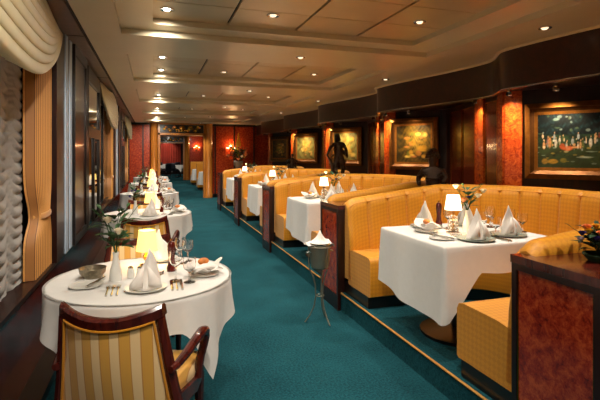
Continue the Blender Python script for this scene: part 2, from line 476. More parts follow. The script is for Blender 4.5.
# end wall with the portal
mb = MB()
mb.box(-1.0, -.10, YF, YF+.2, 0, 2.75, 0); mb.box(1.86, 4.4, YF, YF+.2, 0, 2.75, 0)
mb.box(-.10, 1.86, YF, YF+.2, 2.46, 2.75, 0)
for x in (-.30, 1.98, 2.62, 3.3): mb.box(x-.02, x+.02, YF-.02, YF, 0, 2.46, 1)
mb.box(1.9, 3.5, YF-.02, YF, 2.38, 2.46, 1); mb.box(-.73, -.1, YF-.02, YF, 2.38, 2.46, 1)
mb.box(1.9, 4.0, YF-.02, YF, 0, .12, 1)
struct(mb.build('wall_end', [BURL, BLACKW]))
def portal(y, xa, xb, zt, pr, nm, lab):
    r = thing('portal_frame', ((xa+xb)/2, y, 0)); c = (xa+xb)/2
    for x in (xa, xb):
        MB().lathe([(pr*1.12, 0), (pr*1.12, .12), (pr, .14), (pr, zt-.06), (pr*1.1, zt-.04), (pr*1.1, zt)], 24).build('pillar', GOLDW, r, loc=(x-c, 0, 0))
    w = (xb-xa)/2-pr
    m = MB(); z0 = zt-.40
    m.box(-w, w, -.06, .06, z0, z0+.07); m.box(-w, w, -.06, .06, zt-.06, zt); m.box(-w, -w+.06, -.06, .06, z0, zt); m.box(w-.06, w, -.06, .06, z0, zt)
    m.box(-w, -w+.07, -.06, .06, 0, z0); m.box(w-.07, w, -.06, .06, 0, z0)
    lt = m.build('lintel', GOLDW, r)
    MB().box(-w+.06, w-.06, -.02, .03, z0+.07, zt-.06).build('lintel_panel', BLACKW, lt)
    g = MB()
    rr = random.Random(5)
    for k in range(26):
        x = -w*.75+1.5*w*k/25+rr.uniform(-.02, .02)
        z = z0+.2+.07*sin(k*1.1)
        q = abs(x)/w
        g.ball((x, -.03, z), (.035+.02*(1-q), .015, .03+.02*(1-q)), 8, rr.choice([0, 0, 1, 2, 3]))
    g.ball((0, -.035, z0+.2), (.08, .02, .1), 10, 0)
    g.build('floral_ornament', [BRASS, PETO, LEAF, CHINA] if nm else [BRASS, PETY, GILT, PETO], lt)
    tag(r, lab, 'portal')
portal(YF-.02, .04, 1.77, 2.46, .115, 0, 'gold wood doorway with two round pillars and a flowered lintel, nearer one')
# the room beyond, its own doorway and the room after that
YM = 26.0
mb = MB(); mb.box(-1.0, 4.4, YF+.2, 34, 2.46, 2.75, 0)
struct(mb.build('ceiling_beyond', [CEIL]))
mb = MB(); mb.box(-1.0, -.2, YM, YM+.2, 0, 2.46); mb.box(1.95, 4.4, YM, YM+.2, 0, 2.46)
struct(mb.build('wall_end_beyond', [BURL]))
portal(YM-.05, .02, 1.82, 2.44, .14, 1, 'gold wood doorway at the far end of the room beyond, with painted lintel')
struct(MB().box(-1.0, 4.4, 33.6, 33.8, 0, 2.46).build('wall_far', MAHOG))
mb = MB(); rows = [[(.0+1.9*j/80, 33.4+.04*sin(j*1.3), z) for j in range(81)] for z in (.3, 2.42)]
tag(mb.grid(rows).build('stage_drape', REDC, ang=80), 'red folded drape on the far wall beyond both doorways', 'drape')

# ------------------------------------------------------------------ banquettes and dividers
HW = 1.13; XA = 1.70; R0 = 1.0; XC = 2.45
def upath():
    pts = []
    n = 60
    for i in range(n): pts.append((XA+(XC-XA)*i/n, HW, 0, 1))
    cy = HW-R0
    for i in range(121):
        a = PI/2-PI/2*i/120; pts.append((XC+R0*cos(a), cy+R0*sin(a), cos(a), sin(a)))
    m = 18
    for i in range(1, m): pts.append((XC+R0, cy-2*cy*i/m, 1, 0))
    for i in range(121):
        a = -PI/2*i/120; pts.append((XC+R0*cos(a), -cy+R0*sin(a), cos(a), sin(a)))
    for i in range(1, n+1): pts.append((XC-(XC-XA)*i/n, -HW, 0, -1))
    return pts
UP = upath()
ARC = [0]
for a, b in zip(UP[:-1], UP[1:]): ARC.append(ARC[-1]+math.hypot(a[0]-b[0], a[1]-b[1]))
NCH = 24
def make_banquette():
    r = thing('banquette')
    tot = ARC[-1]
    def sweep(proffn, cap=True):
        m = MB(); rows = []
        for i, (x, y, nx, ny) in enumerate(UP):
            rows.append([(x-nx*d, y-ny*d, z) for d, z in proffn(i)])
        m.grid(rows, 0, True)
        n = len(rows[0])
        for i in range(len(UP)):
            acc = 0
            for j2 in range(n):
                if j2: acc += math.dist(rows[i][j2], rows[i][j2-1])
                m.q.append((ARC[i], acc, 0))
        for i in (0, len(UP)-1):
            m.add(rows[i], [tuple(range(n)) if i == 0 else tuple(range(n))[::-1]])
            m.q += [(p_[1], p_[2], 0) for p_ in rows[i]]
        return m
    def top(i):
        x = UP[i][0]; e = min(ARC[i], tot-ARC[i])
        T = 1.03+.12*min(1, max(0, (x-XA)/1.0))
        return T-.045*max(0, 1-e/.09)**2
    def chan(i):
        u = (ARC[i]/tot*NCH) % 1.0
        e = min(u, 1-u)*tot/NCH
        return .006*(1-abs(2*u-1)**3)-.016*math.exp(-(e/.010)**2)
    def back(i):
        T = top(i); c = chan(i)
        return [(.0, .30), (.0, T-.10), (.002, T-.05), (.02, T-.015), (.06, T), (.10+c*.3, T-.012), (.13+c, T-.05), (.142+c, T-.10), (.15+c, T-.2), (.165+c, .78), (.185+c, .66), (.19+c, .57), (.19, .30)]
    def seat(i):
        return [(.14, .30), (.14, .57), (.25, .585), (.52, .588), (.558, .578), (.575, .545), (.575, .27), (.56, .26), (.14, .26)]
    def plinth(i):
        return [(.02, PLZ), (.02, .262), (.535, .262), (.535, PLZ)]
    bk_ = sweep(back).build('backrest', GOLDF, r, ang=50)
    sweep(seat).build('seat', GOLDF, r, ang=50)
    sweep(plinth).build('plinth', BLACKW, r)
    # piping along the top of the back
    m = MB(); m.tube([(UP[i][0]-UP[i][2]*.128, UP[i][1]-UP[i][3]*.128, top(i)-.045) for i in range(1, len(UP)-1)], .006, 5)
    m.build('piping', GOLDF, bk_)
    return r
bq = ['gold quilted U-shaped banquette beside the camera, behind the nearest burl divider', 'gold quilted U-shaped banquette of the nearest booth in view',
      'gold quilted U-shaped banquette of the second booth from the front', 'gold quilted U-shaped banquette of the third booth from the front', 'gold quilted U-shaped banquette of the farthest booth, nearest the end wall']
for k, c in enumerate(CB):
    place(make_banquette, (0, c, 0), 0, bq[k], 'banquette', 'gold booth banquettes')
def make_divider():
    r = thing('booth_divider')
    g = PIT/2-HW-.004; w = .225
    poly = []
    xs = [XA-.004, XC]+[XC+.55*i/10 for i in range(1, 11)]
    half = lambda x: g if x <= XC else PIT/2-(HW-R0)-math.sqrt(max(0, R0*R0-(x-XC)**2))-.004
    up = [(x, half(x)) for x in xs]
    poly = up+[(x, -y) for x, y in up[::-1]]
    MB().prism(poly, PLZ, .935).build('body', MAHOG, r)
    xw = XA-.006
    lg = MB().box(xw-.07, xw, -w-.008, w+.008, .935, .972)
    lg.prism([(xw, -g)]+[(x, -y) for x, y in up]+[(x, y) for x, y in up[::-1]]+[(xw, g)], .935, .972)
    lg.build('ledge', MAHOGR, r, ang=25)
    x1 = XE-.006; x0 = x1-.03
    bp_ = MB().box(x0+.008, x1, -w+.03, w-.03, .14, .905).build('burl_panel', BURL, r)
    m = MB(); m.box(x0, x1, -w, -w+.03, .0, .935); m.box(x0, x1, w-.03, w, 0, .935); m.box(x0, x1, -w+.03, w-.03, 0, .14); m.box(x0, x1, -w+.03, w-.03, .905, .935)
    m.build('panel_frame', MAHOG, r)
    for y in (-w+.034, w-.034): MB().tube([(x0+.007, y, .15), (x0+.007, y, .90)], .004, 6).build('brass_bead', BRASS, bp_)
    MB().box(x1, XA-.004, -w+.004, w-.004, PLZ+.007, .935).build('return', MAHOG, r)
    return r
dl = ['burl booth divider with flowers on its ledge, at the right edge of the picture', 'burl booth divider standing behind the ice bucket stand', 'burl booth divider between the second and third booths',
      'burl booth divider between the third and farthest booths', 'burl booth divider closing the farthest booth before the end wall']
for k, p in enumerate(P): place(make_divider, (0, p, 0), 0, dl[k], 'divider', 'burl booth dividers')

# ------------------------------------------------------------------ tables and cloths
TZB = .88
def make_booth_table():
    r = thing('booth_table')
    MB().box(1.705, 2.60, -.395, .395, .845, .868).build('tabletop', MAHOG, r)
    MB().lathe([(.05, PLZ+.03), (.045, .3), (.045, .845)], 16, c=(2.1, 0, 0)).build('pedestal', BLACKW, r)
    MB().lathe([(0, PLZ), (.27, PLZ), (.27, PLZ+.02), (.06, PLZ+.05), (0, PLZ+.05)], 20, c=(2.1, 0, 0)).build('base', BLACKW, r)
    return r
def make_booth_cloth():
    x0, x1, hy, rc = 1.69, 2.615, .41, .02
    per = []          # outline with outward normals
    def line(p, q, nx, ny, n):
        for i in range(n): u = i/n; per.append((p[0]+(q[0]-p[0])*u, p[1]+(q[1]-p[1])*u, nx, ny))
    def corner(cx, cy, a0):
        for i in range(7): a = a0+PI/2*i/7; per.append((cx+rc*cos(a), cy+rc*sin(a), cos(a), sin(a)))
    line((x0, hy-rc), (x0, -hy+rc), -1, 0, 40); corner(x0+rc, -hy+rc, PI)
    line((x0+rc, -hy), (x1-rc, -hy), 0, -1, 40); corner(x1-rc, -hy+rc, -PI/2)
    line((x1, -hy+rc), (x1, hy-rc), 1, 0, 30); corner(x1-rc, hy-rc, 0)
    line((x1-rc, hy), (x0+rc, hy), 0, 1, 40); corner(x0+rc, hy-rc, PI/2)
    def hem(x, y, nx, ny):
        if nx < -.7: return .43+.035*y/.41-.012*cos(y*9)
        if abs(ny) > .5 and x < x0+.26: return (.40 if y < 0 else .46)+(.71-(.40 if y < 0 else .46))*max(0, (x-x0)/.26)
        return .70+.008*sin(x*14)
    rows = [[(x*.0+(x-nx*.008), y-ny*.008, TZB-.0) for x, y, nx, ny in per], [(x-nx*.002, y-ny*.002, TZB-.002) for x, y, nx, ny in per], [(x+nx*.003, y+ny*.003, TZB-.012) for x, y, nx, ny in per]]
    for i in range(1, 15):
        v = i/14; row = []
        for x, y, nx, ny in per:
            h = hem(x, y, nx, ny); z = TZB-.012-(TZB-.012-h)*v
            drop = (TZB-z)
            o = .003+.05*drop+.03*drop*(sin(y*13+1)+.6*sin(y*23)) *(1 if nx < -.3 else 0)*.6 + .012*drop*sin(x*19)*(abs(ny) > .5)
            o = min(o, .02) if abs(ny) > .5 else max(o, .003)
            row.append((x+nx*o, y+ny*o, z))
        rows.append(row)
    m = MB(); m.grid(rows, 0, True)
    top = rows[0]; o = len(m.v); m.add(top, [tuple(range(len(top)))])
    return m.build('booth_tablecloth', LINEN, ang=60)
TB = [c-.045 for c in CB]
bl = [None, 'nearest booth table', 'second booth table', 'third booth table', 'farthest booth table']
for k in (1, 2, 3, 4):
    place(make_booth_table, (0, TB[k], 0), 0, 'dark pedestal table under the white cloth of the '+bl[k], 'table', 'booth tables')
    place(make_booth_cloth, (0, TB[k], 0), 0, 'white linen cloth hanging long at the aisle on the '+bl[k], 'tablecloth', 'white booth tablecloths')

TX, RT, TZ = -.055, .492, .75
TY = [2.72+2.9*k for k in range(5)]
rl = ['nearest round table', 'second round table', 'third round table', 'fourth round table', 'farthest round table']
def make_round_table():
    r = thing('round_table')
    MB().lathe([(0, .71), (RT-.02, .71), (RT-.01, .725), (RT-.02, .738), (0, .738)], 40).build('tabletop', MAHOG, r)
    MB().lathe([(.05, .06), (.04, .2), (.05, .71)], 16).build('pedestal', BLACKW, r)
    MB().lathe([(0, 0), (.26, 0), (.26, .02), (.06, .06), (0, .06)], 24).build('base', BLACKW, r)
    return r
def make_round_cloth():
    n = 180; rows = []
    for rr in (.001, .2, .38, .47, .5, RT-.006): rows.append([(rr*cos(2*PI*k/n), rr*sin(2*PI*k/n), TZ) for k in range(n)])
    rows.append([((RT+.004)*cos(2*PI*k/n), (RT+.004)*sin(2*PI*k/n), TZ-.008) for k in range(n)])
    for i in range(1, 19):
        v = i/18; row = []
        for k in range(n):
            a = 2*PI*k/n
            q = abs(math.sin(a))                                   # chairs sit at +-Y
            lift = max(0, min(1, (q-.84)/.09))
            ae = a-.047+.215*cos(a); d = .665/max(abs(cos(ae)), abs(sin(ae)))-RT
            d = d*(1-lift)+min(d, .17)*lift
            z = TZ-.008-(d-.008)*v
            dr = TZ-z
            f = .05*dr/.4*sin(11*a+.8*sin(3*a))+.03*dr/.4*sin(17*a+2)
            o = .006+.06*dr+f*.6
            row.append(((RT+max(o, .004))*cos(a), (RT+max(o, .004))*sin(a), z))
        rows.append(row)
    return MB().grid(rows, 0, True).build('round_tablecloth', LINEN, ang=60)
for k, y in enumerate(TY):
    place(make_round_table, (TX, y, 0), 0, 'pedestal table hidden under the cloth of the '+rl[k], 'table', 'round window tables')
    place(make_round_cloth, (TX, y, 0), 0, 'white draped cloth covering the '+rl[k], 'tablecloth', 'white round tablecloths')

# ------------------------------------------------------------------ armchairs
def make_chair():
    r = thing('armchair')
    hw = lambda v: .275-.07*max(0, v)**.8
    def bp(u, v, off=0):
        z = .36+.435*v+.035*v*(u*u)                       # horns at the top corners
        w = hw(v)
        y = -.235-.075*v+.07*u*u - off
        return (u*w, y, z)
    nu, nv = 20, 14
    m = MB()
    F_ = [[bp(-.88+1.76*j/nu, .02+.87*i/nv, -.022-.012*sin(PI*j/nu)*sin(PI*i/nv)) for j in range(nu+1)] for i in range(nv+1)]
    B_ = [[bp(-.88+1.76*j/nu, .02+.87*i/nv, .014+.012*sin(PI*j/nu)*sin(PI*i/nv)) for j in range(nu+1)] for i in range(nv+1)]
    m.grid(F_); m.grid(B_)
    m.grid([[F_[i][0], B_[i][0]] for i in range(nv+1)]); m.grid([[F_[i][-1], B_[i][-1]] for i in range(nv+1)])
    m.grid([F_[-1], B_[-1]]); m.grid([F_[0], B_[0]])
    bpn = m.build('back_panel', STRIPE, r, ang=60)
    # gimp border
    per = [bp(-.88, .02+.87*i/12, .02) for i in range(13)]+[bp(-.88+1.76*j/16, .89, .02) for j in range(1, 17)]+[bp(.88, .02+.87*(12-i)/12, .02) for i in range(1, 13)]
    MB().tube(per, .006, 6).build('gimp_trim', GOLDF, bpn)
    m = MB()
    rows = []
    for j in range(25):                                  # top rail
        u = -1.04+2.08*j/24
        ring = []
        for dv, of in ((-.03, -.024), (.05, -.026), (.075, -.01), (.075, .012), (.05, .024), (-.03, .022)):
            ring.append(bp(u, .95+dv-.02, of))
        rows.append(ring)
    m.grid(rows, 0, True); m.f.append(list(range(6))); m.m.append(0); m.f.append([24*6+i for i in range(6)]); m.m.append(0)
    for s in (-1, 1):
        m.tube([bp(s*.96, v) for v in (-.12, 0, .15, .3, .45, .6, .75, .9)], [.026, .026, .026, .025, .025, .024, .023, .022], 8, up=(1, 0, 0))
    m.tube([bp(-.96+1.92*j/12, .0) for j in range(13)], .022, 8)
    m.build('back_frame', MAHOGR, r, ang=40)
    for s in (-1, 1):
        path = [(s*.243, -.232, .56), (s*.258, -.19, .565), (s*.278, -.12, .585), (s*.296, -.04, .612), (s*.305, .02, .622), (s*.308, .062, .61), (s*.306, .078, .58), (s*.300, .072, .54), (s*.292, .055, .50), (s*.286, .045, .46), (s*.282, .045, .40)]
        MB().tube(path, [.016, .018, .021, .023, .024, .024, .023, .021, .02, .021, .022], 10, up=(0, 0, 1)).build('arm', MAHOGR, r)
    pl = [(-.235, -.205), (.235, -.205), (.285, .02), (.27, .20), (-.27, .20), (-.285, .02)]
    MB().prism(pl, .34, .41).build('seat_rail', MAHOGR, r, bevel=.006)
    rows = []
    for f_, z in ((.98, .405), (1.0, .43), (.97, .455), (.85, .472), (.5, .48), (.01, .482)):
        rr = []
        for i in range(len(pl)):
            p, q = pl[i], pl[(i+1) % len(pl)]
            for u in (0, .25, .5, .75): rr.append(((p[0]+(q[0]-p[0])*u)*f_*.96, ((p[1]+(q[1]-p[1])*u)+.02)*f_*.96-.02, z))
        rows.append(rr)
    MB().grid(rows, 0, True).build('seat_cushion', STRIPE, r, ang=60)
    for x, y, dx, dy in ((-.25, .17, 0, .0), (.25, .17, 0, 0), (-.24, -.22, -.02, -.10), (.24, -.22, .02, -.10)):
        MB().tube([(x, y, .36), (x+dx*.4, y+dy*.3, .2), (x+dx, y+dy, 0)], [.026, .021, .015], 8).build('leg', MAHOGR, r)
    return r
for k, y in enumerate(TY):
    ox, oy, rz = (-.075, y-.49, math.radians(-21)) if k == 0 else (-.06, y-.66, math.radians(-4))
    place(make_chair, (ox, oy, 0), rz, 'striped gold armchair with its back to us, drawn up to the '+rl[k], 'chair', 'striped mahogany armchairs')
    if k < 4: place(make_chair, (-.09, y+.66, 0), PI+.05, 'striped gold armchair at the far side of the '+rl[k]+', facing us', 'chair', 'striped mahogany armchairs')

# ------------------------------------------------------------------ tableware
def make_plate():
    return MB().lathe([(0, 0), (.06, 0), (.066, .004), (.105, .014), (.106, .017), (.066, .009), (.06, .006), (0, .006)], 32).build('dinner_plate', CHINA)
def make_show_plate():
    return MB().lathe([(0, 0), (.07, 0), (.076, .004), (.122, .012), (.123, .016), (.076, .009), (.07, .006), (0, .006)], 32).build('show_plate', CHINAG)
def make_side_plate():
    return MB().lathe([(0, 0), (.05, 0), (.055, .003), (.084, .01), (.085, .013), (.055, .007), (0, .005)], 28).build('side_plate', CHINA)
def make_napkin():
    m = MB(); n = 40; rows = []
    for i in range(13):
        v = i/12; row = []
        for k in range(n+1):
            a = 2*PI*k/n*1.12-.1
            peak = .105+.065*(.5+.5*cos(a-.5))
            r_ = .052*(1-v)**.75+.006+.005*v*sin(3*a)+.010*(k/n)*(1-v)
            r_ *= 1-.18*abs(sin(2*a))*(1-v)
            w_ = max(0, (v-.7)/.3)**2; peak = peak*(1-w_)+.168*w_; r_ = r_*(1-w_)+.0012*w_
            row.append((r_*cos(a)*1.1+.018*v*cos(.5), r_*sin(a)*.85+.01*v, peak*v))
        rows.append(row)
    m.grid(rows)
    for s in (-1, 1):                                   # turned-out wings
        m.grid([[(s*.01, -.052, .02), (s*.04, -.05, .012), (s*.07, -.035, .004)], [(s*.012, -.054, .055), (s*.04, -.056, .045), (s*.07, -.044, .018)], [(s*.006, -.03, .105), (s*.035, -.045, .075), (s*.068, -.045, .03)]])
    m.v = [(x*1.12, y*1.12, z*1.18) for x, y, z in m.v]
    return m.build('folded_napkin', NAPK, ang=50, solid=.0025)
def make_glass():
    m = MB()
    m.lathe([(0, 0), (.034, 0), (.034, .002), (.008, .006), (.0045, .012), (.004, .07), (.008, .078), (.026, .092), (.036, .115), (.037, .135), (.032, .165), (.0305, .165), (.0355, .135), (.0345, .116), (.025, .094), (.006, .081), (0, .080)], 20)
    return m.build('wine_glass', GLASS)
def make_goblet():
    m = MB()
    m.lathe([(0, 0), (.032, 0), (.032, .002), (.008, .006), (.005, .012), (.0045, .05), (.010, .058), (.03, .075), (.036, .10), (.034, .135), (.0325, .135), (.0345, .10), (.029, .077), (.008, .061), (0, .06)], 20)
    return m.build('water_goblet', GLASS)
def make_fork():
    m = MB(); m.tube([(0, 0, .004), (0, .05, .005), (0, .11, .008), (0, .125, .008)], [.006, .0045, .003, .008], 6, sq=1)
    for x in (-.009, -.003, .003, .009): m.tube([(x*.8, .122, .008), (x, .14, .006), (x, .175, .009)], [.003, .0022, .0014], 5)
    return m.build('fork', SILVER)
def make_knife():
    m = MB(); m.tube([(0, 0, .005), (0, .05, .006), (0, .09, .005)], [.0065, .007, .005], 8)
    m.grid([[(-.006, .09, .004), (.007, .09, .004)], [(-.008, .13, .004), (.008, .13, .004)], [(-.006, .18, .004), (.008, .18, .004)], [(.0, .2, .004), (.008, .2, .004)]])
    m.grid([[(-.006, .09, .006), (.007, .09, .006)], [(-.008, .13, .006), (.008, .13, .006)], [(-.006, .18, .006), (.008, .18, .006)], [(.0, .2, .006), (.008, .2, .006)]])
    return m.build('table_knife', SILVER)
def make_spoon():
    m = MB(); m.tube([(0, 0, .004), (0, .06, .007), (0, .13, .007)], [.006, .004, .003], 6)
    m.ball((0, .155, .007), (.018, .03, .005), 12); return m.build('soup_spoon', SILVER)
def make_mill():
    r = thing('pepper_mill')
    MB().lathe([(0, 0), (.027, 0), (.028, .02), (.02, .04), (.017, .08), (.022, .12), (.024, .135), (0, .135)], 16).build('body', MILLW, r)
    MB().lathe([(0, .136), (.022, .136), (.024, .15), (.02, .168), (.01, .178), (0, .18)], 16).build('head', MILLW, r)
    MB().ball((0, 0, .187), .007, 8).build('knob', BRASS, r)
    return r
def make_lamp():
    r = thing('table_lamp')
    MB().lathe([(0, 0), (.045, 0), (.045, .008), (.02, .014), (.012, .03), (.022, .045), (.026, .06), (.014, .078), (.008, .09), (.008, .13), (0, .13)], 16).build('base', BRASS, r)
    MB().lathe([(.066, .097), (.049, .222), (.048, .222), (.065, .097)], 28).build('lamp_shade', SHADE, r)
    light('lamp_bulb', 'POINT', (0, 0, .165), LAMPW, (1, .72, .36), r, .02)
    return r
def make_crystal_lamp():
    r = thing('crystal_table_lamp')
    MB().lathe([(0, 0), (.05, 0), (.05, .01), (.02, .016), (0, .016)], 20).build('base', SILVER, r)
    m = MB()
    for i, (z, q) in enumerate(((.035, .026), (.065, .022), (.09, .028), (.118, .02))):
        m.ball((0, 0, z), (q, q, .018), 8)
        for k in range(6):
            a = 2*PI*k/6+i*.5; m.ball(((q+.006)*cos(a), (q+.006)*sin(a), z-.006), (.008, .008, .013), 6)
    m.build('crystal_stem', GLASS, r, ang=10)
    MB().tube([(0, 0, .016), (0, 0, .20)], .006, 8).build('rod', BRASS, r)
    MB().lathe([(.060, .17), (.044, .275), (.043, .275), (.059, .17)], 28).build('lamp_shade', SHADEW, r)
    light('lamp_bulb', 'POINT', (0, 0, .225), LAMPW, (1, .78, .48), r, .02)
    return r
def make_vase():
    return MB().lathe([(0, 0), (.030, 0), (.033, .02), (.030, .06), (.018, .105), (.014, .135), (.018, .158), (.0155, .158), (.011, .135), (.0, .13)], 20).build('bud_vase', CHINA)
def make_bunch(seed=1, heads=((.02, .0, .17, 'w'),), hgt=.2, nl=18, spread=.09, lm=None, bs=1.0):
    r = thing('flower_spray'); q = random.Random(seed)
    m = MB()
    for i in range(nl):
        a = q.uniform(0, 2*PI); z = q.uniform(.02, hgt*.85); ra = spread*q.uniform(.1, .55)
        p = (ra*.5*cos(a), ra*.5*sin(a), z)
        m.leaf(p, (cos(a), sin(a), q.uniform(.1, .9)), q.uniform(.05, .1)*(spread/.09)**.6, q.uniform(.02, .036)*(spread/.09)**.5)
    for x, y, z, c in heads: m.tube([(0, 0, -.02), (x*.3, y*.3, z*.5), (x, y, z)], .0022, 5)
    for i in range(max(3, nl//5)):
        a = q.uniform(0, 2*PI); m.tube([(0, 0, -.01), (spread*.4*cos(a), spread*.4*sin(a), hgt*.7), (spread*.8*cos(a), spread*.8*sin(a), hgt)], .0015, 4)
        m.leaf((spread*.8*cos(a), spread*.8*sin(a), hgt), (cos(a), sin(a), 1), .05, .02)
    m.build('foliage', lm or LEAF, r, ang=60)
    for x, y, z, c in heads:
        b = MB(); s = (.021 if c in 'wo' else .016)*bs
        mt = {'w': PETW, 'y': PETY, 'p': PETP, 'o': PETO, 'k': PETK}[c]
        for lay, (rr, nn, tilt) in enumerate(((.4, 3, .2), (.75, 5, .45), (1.1, 6, .85))):
            for k in range(nn):
                a = 2*PI*k/nn+lay*.6
                pts = []
                for vv in (0, .35, .7, 1.0):
                    rad = s*rr*(.25+.75*vv**.8); zz = s*1.5*vv*(1-.35*tilt*vv)
                    pts.append([(x+rad*cos(a+dw), y+rad*sin(a+dw), z+zz-s*.3) for dw in (-.75, -.3, .3, .75)])
                b.grid(pts)
        b.ball((x, y, z+s*.25), (s*.45, s*.45, s*.6), 8)
        b.build('bloom', mt, r, ang=60)
    return r
def make_shaker():
    r = thing('salt_shaker')
    MB().lathe([(0, 0), (.018, 0), (.02, .01), (.019, .04), (.016, .052), (0, .052)], 14).build('body', CHINA, r)
    MB().lathe([(0, .0525), (.014, .0525), (.015, .056), (.009, .064), (0, .065)], 14).build('cap', SILVER, r)
    return r
def make_bowl():
    m = MB(); m.lathe([(0, 0), (.045, 0), (.05, .006), (.068, .03), (.072, .052), (.075, .056), (.07, .056), (.064, .03), (.045, .01), (0, .008)], 30)
    return m.build('woven_bowl', WICK)
def make_rolls():
    m = MB()
    return MB().ball((0, 0, .02), (.034, .026, .02), 14).build('bread_roll', BREAD)
def make_bread_cloth():
    m = MB(); n = 32; rows = []
    for i in range(9):
        v = i/8; row = []
        for k in range(n):
            a = 2*PI*k/n
            pk = max(0, cos(2*a+.5))
            r_ = (.03+.07*v)*(1+.12*sin(4*a+1)); z = .006+.05*v**.8*(1-.25*v)+.04*pk*v**2*(.6 if cos(a) < 0 else 1)+.008*sin(5*a)*v
            row.append((r_*cos(a), r_*sin(a)*.9, z))
        rows.append(row)
    m.grid(rows, 0, True)
    m.grid([[(-.09+.035*i, -.07+.025*j, .03+.035*(1-((i-2.5)/2.5)**2)*(1-((j-1.5)/2.2)**2)) for j in range(4)] for i in range(6)])
    return m.build('bread_napkin', NAPK, ang=60, solid=.003)
def make_ashtray():
    return MB().lathe([(0, 0), (.035, 0), (.04, .018), (.036, .02), (.03, .006), (0, .005)], 18).build('ashtray', GLASS)

LAMPW = 1.3
def setting(base, z, rz0, wh, big, booth=False, who='near', full=True, plate=True):
    """one cover: plate, napkin, cutlery, glasses round a point; rz0 turns the diner's side to -Y"""
    bx, by = base
    c, s = cos(rz0), sin(rz0)
    T = lambda x, y: (bx+x*c-y*s, by+x*s+y*c)
    ph = 'at the %s cover of the %s' % (who, wh)
    if plate:
        x, y = T(0, 0); mk = make_show_plate if booth else make_plate
        place(mk, (x, y, z), 0, ('grey-rimmed show plate ' if booth else 'white dinner plate ')+ph, 'plate', 'dinner plates')
        place(make_napkin, (x, y, z+.010), rz0, 'white napkin folded to a peak, '+ph, 'napkin', 'peaked napkins')
    if big >= 1:
        mr = -.72 if abs(rz0) > 3 else 1
        x, y = T(.155*mr, .12); place(make_glass, (x, y, z), 0, 'clear wine glass '+ph, 'glass', 'wine glasses')
        x, y = T(.225*mr, .07); place(make_goblet, (x, y, z), 0, 'short clear goblet '+ph, 'glass', 'goblets')
    if big >= 2:
        for i, dx in enumerate((-.135, -.16, -.185)):
            x, y = T(dx, -.07+.004*i); place(make_fork, (x, y, z), rz0, '%s fork left of the plate, %s' % (('innermost', 'middle', 'outermost')[i], ph), 'fork', 'forks')
        for i, dx in enumerate((.13, .18)):
            x, y = T(dx, -.07); place(make_knife, (x, y, z), rz0, '%s knife right of the plate, %s' % (('inner', 'outer')[i], ph), 'knife', 'knives')
        x, y = T(.155, -.07); place(make_spoon, (x, y, z), rz0, 'silver spoon between the two knives, '+ph, 'spoon', 'spoons')

for k, y in enumerate(TY):
    big = 2 if k == 0 else (1 if k < 4 else 0)
    w = rl[k]
    setting((TX+.02, y-.265), TZ, 0, w, big, who='front')
    setting((TX+.11, y+.375), TZ, PI, w, min(big, 1), who='back')
    lx, ly = (TX+.02, y+.26)
    place(make_lamp, (lx, ly, TZ), 0, 'small brass table lamp with glowing yellow shade on the '+w, 'lamp', 'lamps on the round tables')
    place(make_vase, (TX-.14, y-.04, TZ), 0, 'slim white bud vase on the '+w, 'vase', 'bud vases')
    if k == 0:
        fl = make_bunch(3, ((.02, -.085, .125, 'w'), (-.035, -.06, .185, 'w')), .24, 44, .15, LEAF, 1.15)
    else:
        fl = make_bunch(3+k, ((.03, .0, .08, 'w'), (-.04, .02, .11, 'p'), (.0, -.05, .12, 'p'), (-.06, -.03, .05, 'p')), .2, 26, .14)
    fl.location = (TX-.14, y-.04, TZ+.152)
    tag(fl, ('cream roses with leafy sprays in the vase on the ' if k == 0 else 'mixed rose and purple sprays in the vase on the ')+w, 'flowers', 'window table flowers')
    place(make_mill, (TX+.16, y+.08, TZ), 0, 'turned red-brown pepper mill on the '+w, 'pepper mill', 'pepper mills')
    if k < 4:
        place(make_side_plate, (TX+.34, y-.07, TZ), .3, 'side plate under the bread napkin on the '+w, 'plate', 'bread plates')
        place(make_bread_cloth, (TX+.34, y-.07, TZ+.008), .3+k, 'crumpled white napkin holding bread on the '+w, 'napkin', 'bread napkins')
        place(make_rolls, (TX+.335, y-.05, TZ+.055), .4, 'golden bread roll in the napkin on the '+w, 'bread', 'bread rolls')
    if k == 0:
        place(make_bowl, (TX-.27, y+.07, TZ), 0, 'woven silver bowl at the left of the nearest round table', 'bowl')
        place(make_side_plate, (TX-.28, y-.11, TZ), 0, 'small bread plate with a knife at the left of the nearest round table', 'plate', 'bread plates')
        place(make_knife, (TX-.27, y-.18, TZ+.0115), -.35, 'butter knife lying on the bread plate of the nearest round table', 'knife', 'knives')
        place(make_shaker, (TX-.065, y+.0, TZ), 0, 'white salt shaker beside the bud vase, left of its twin', 'shaker', 'shakers')
        place(make_shaker, (TX-.015, y-.01, TZ), 0, 'white salt shaker behind the peaked napkin, right of its twin', 'shaker', 'shakers')
        place(make_ashtray, (TX+.08, y+.03, TZ), 0, 'little glass ashtray behind the peaked napkin of the nearest round table', 'ashtray')

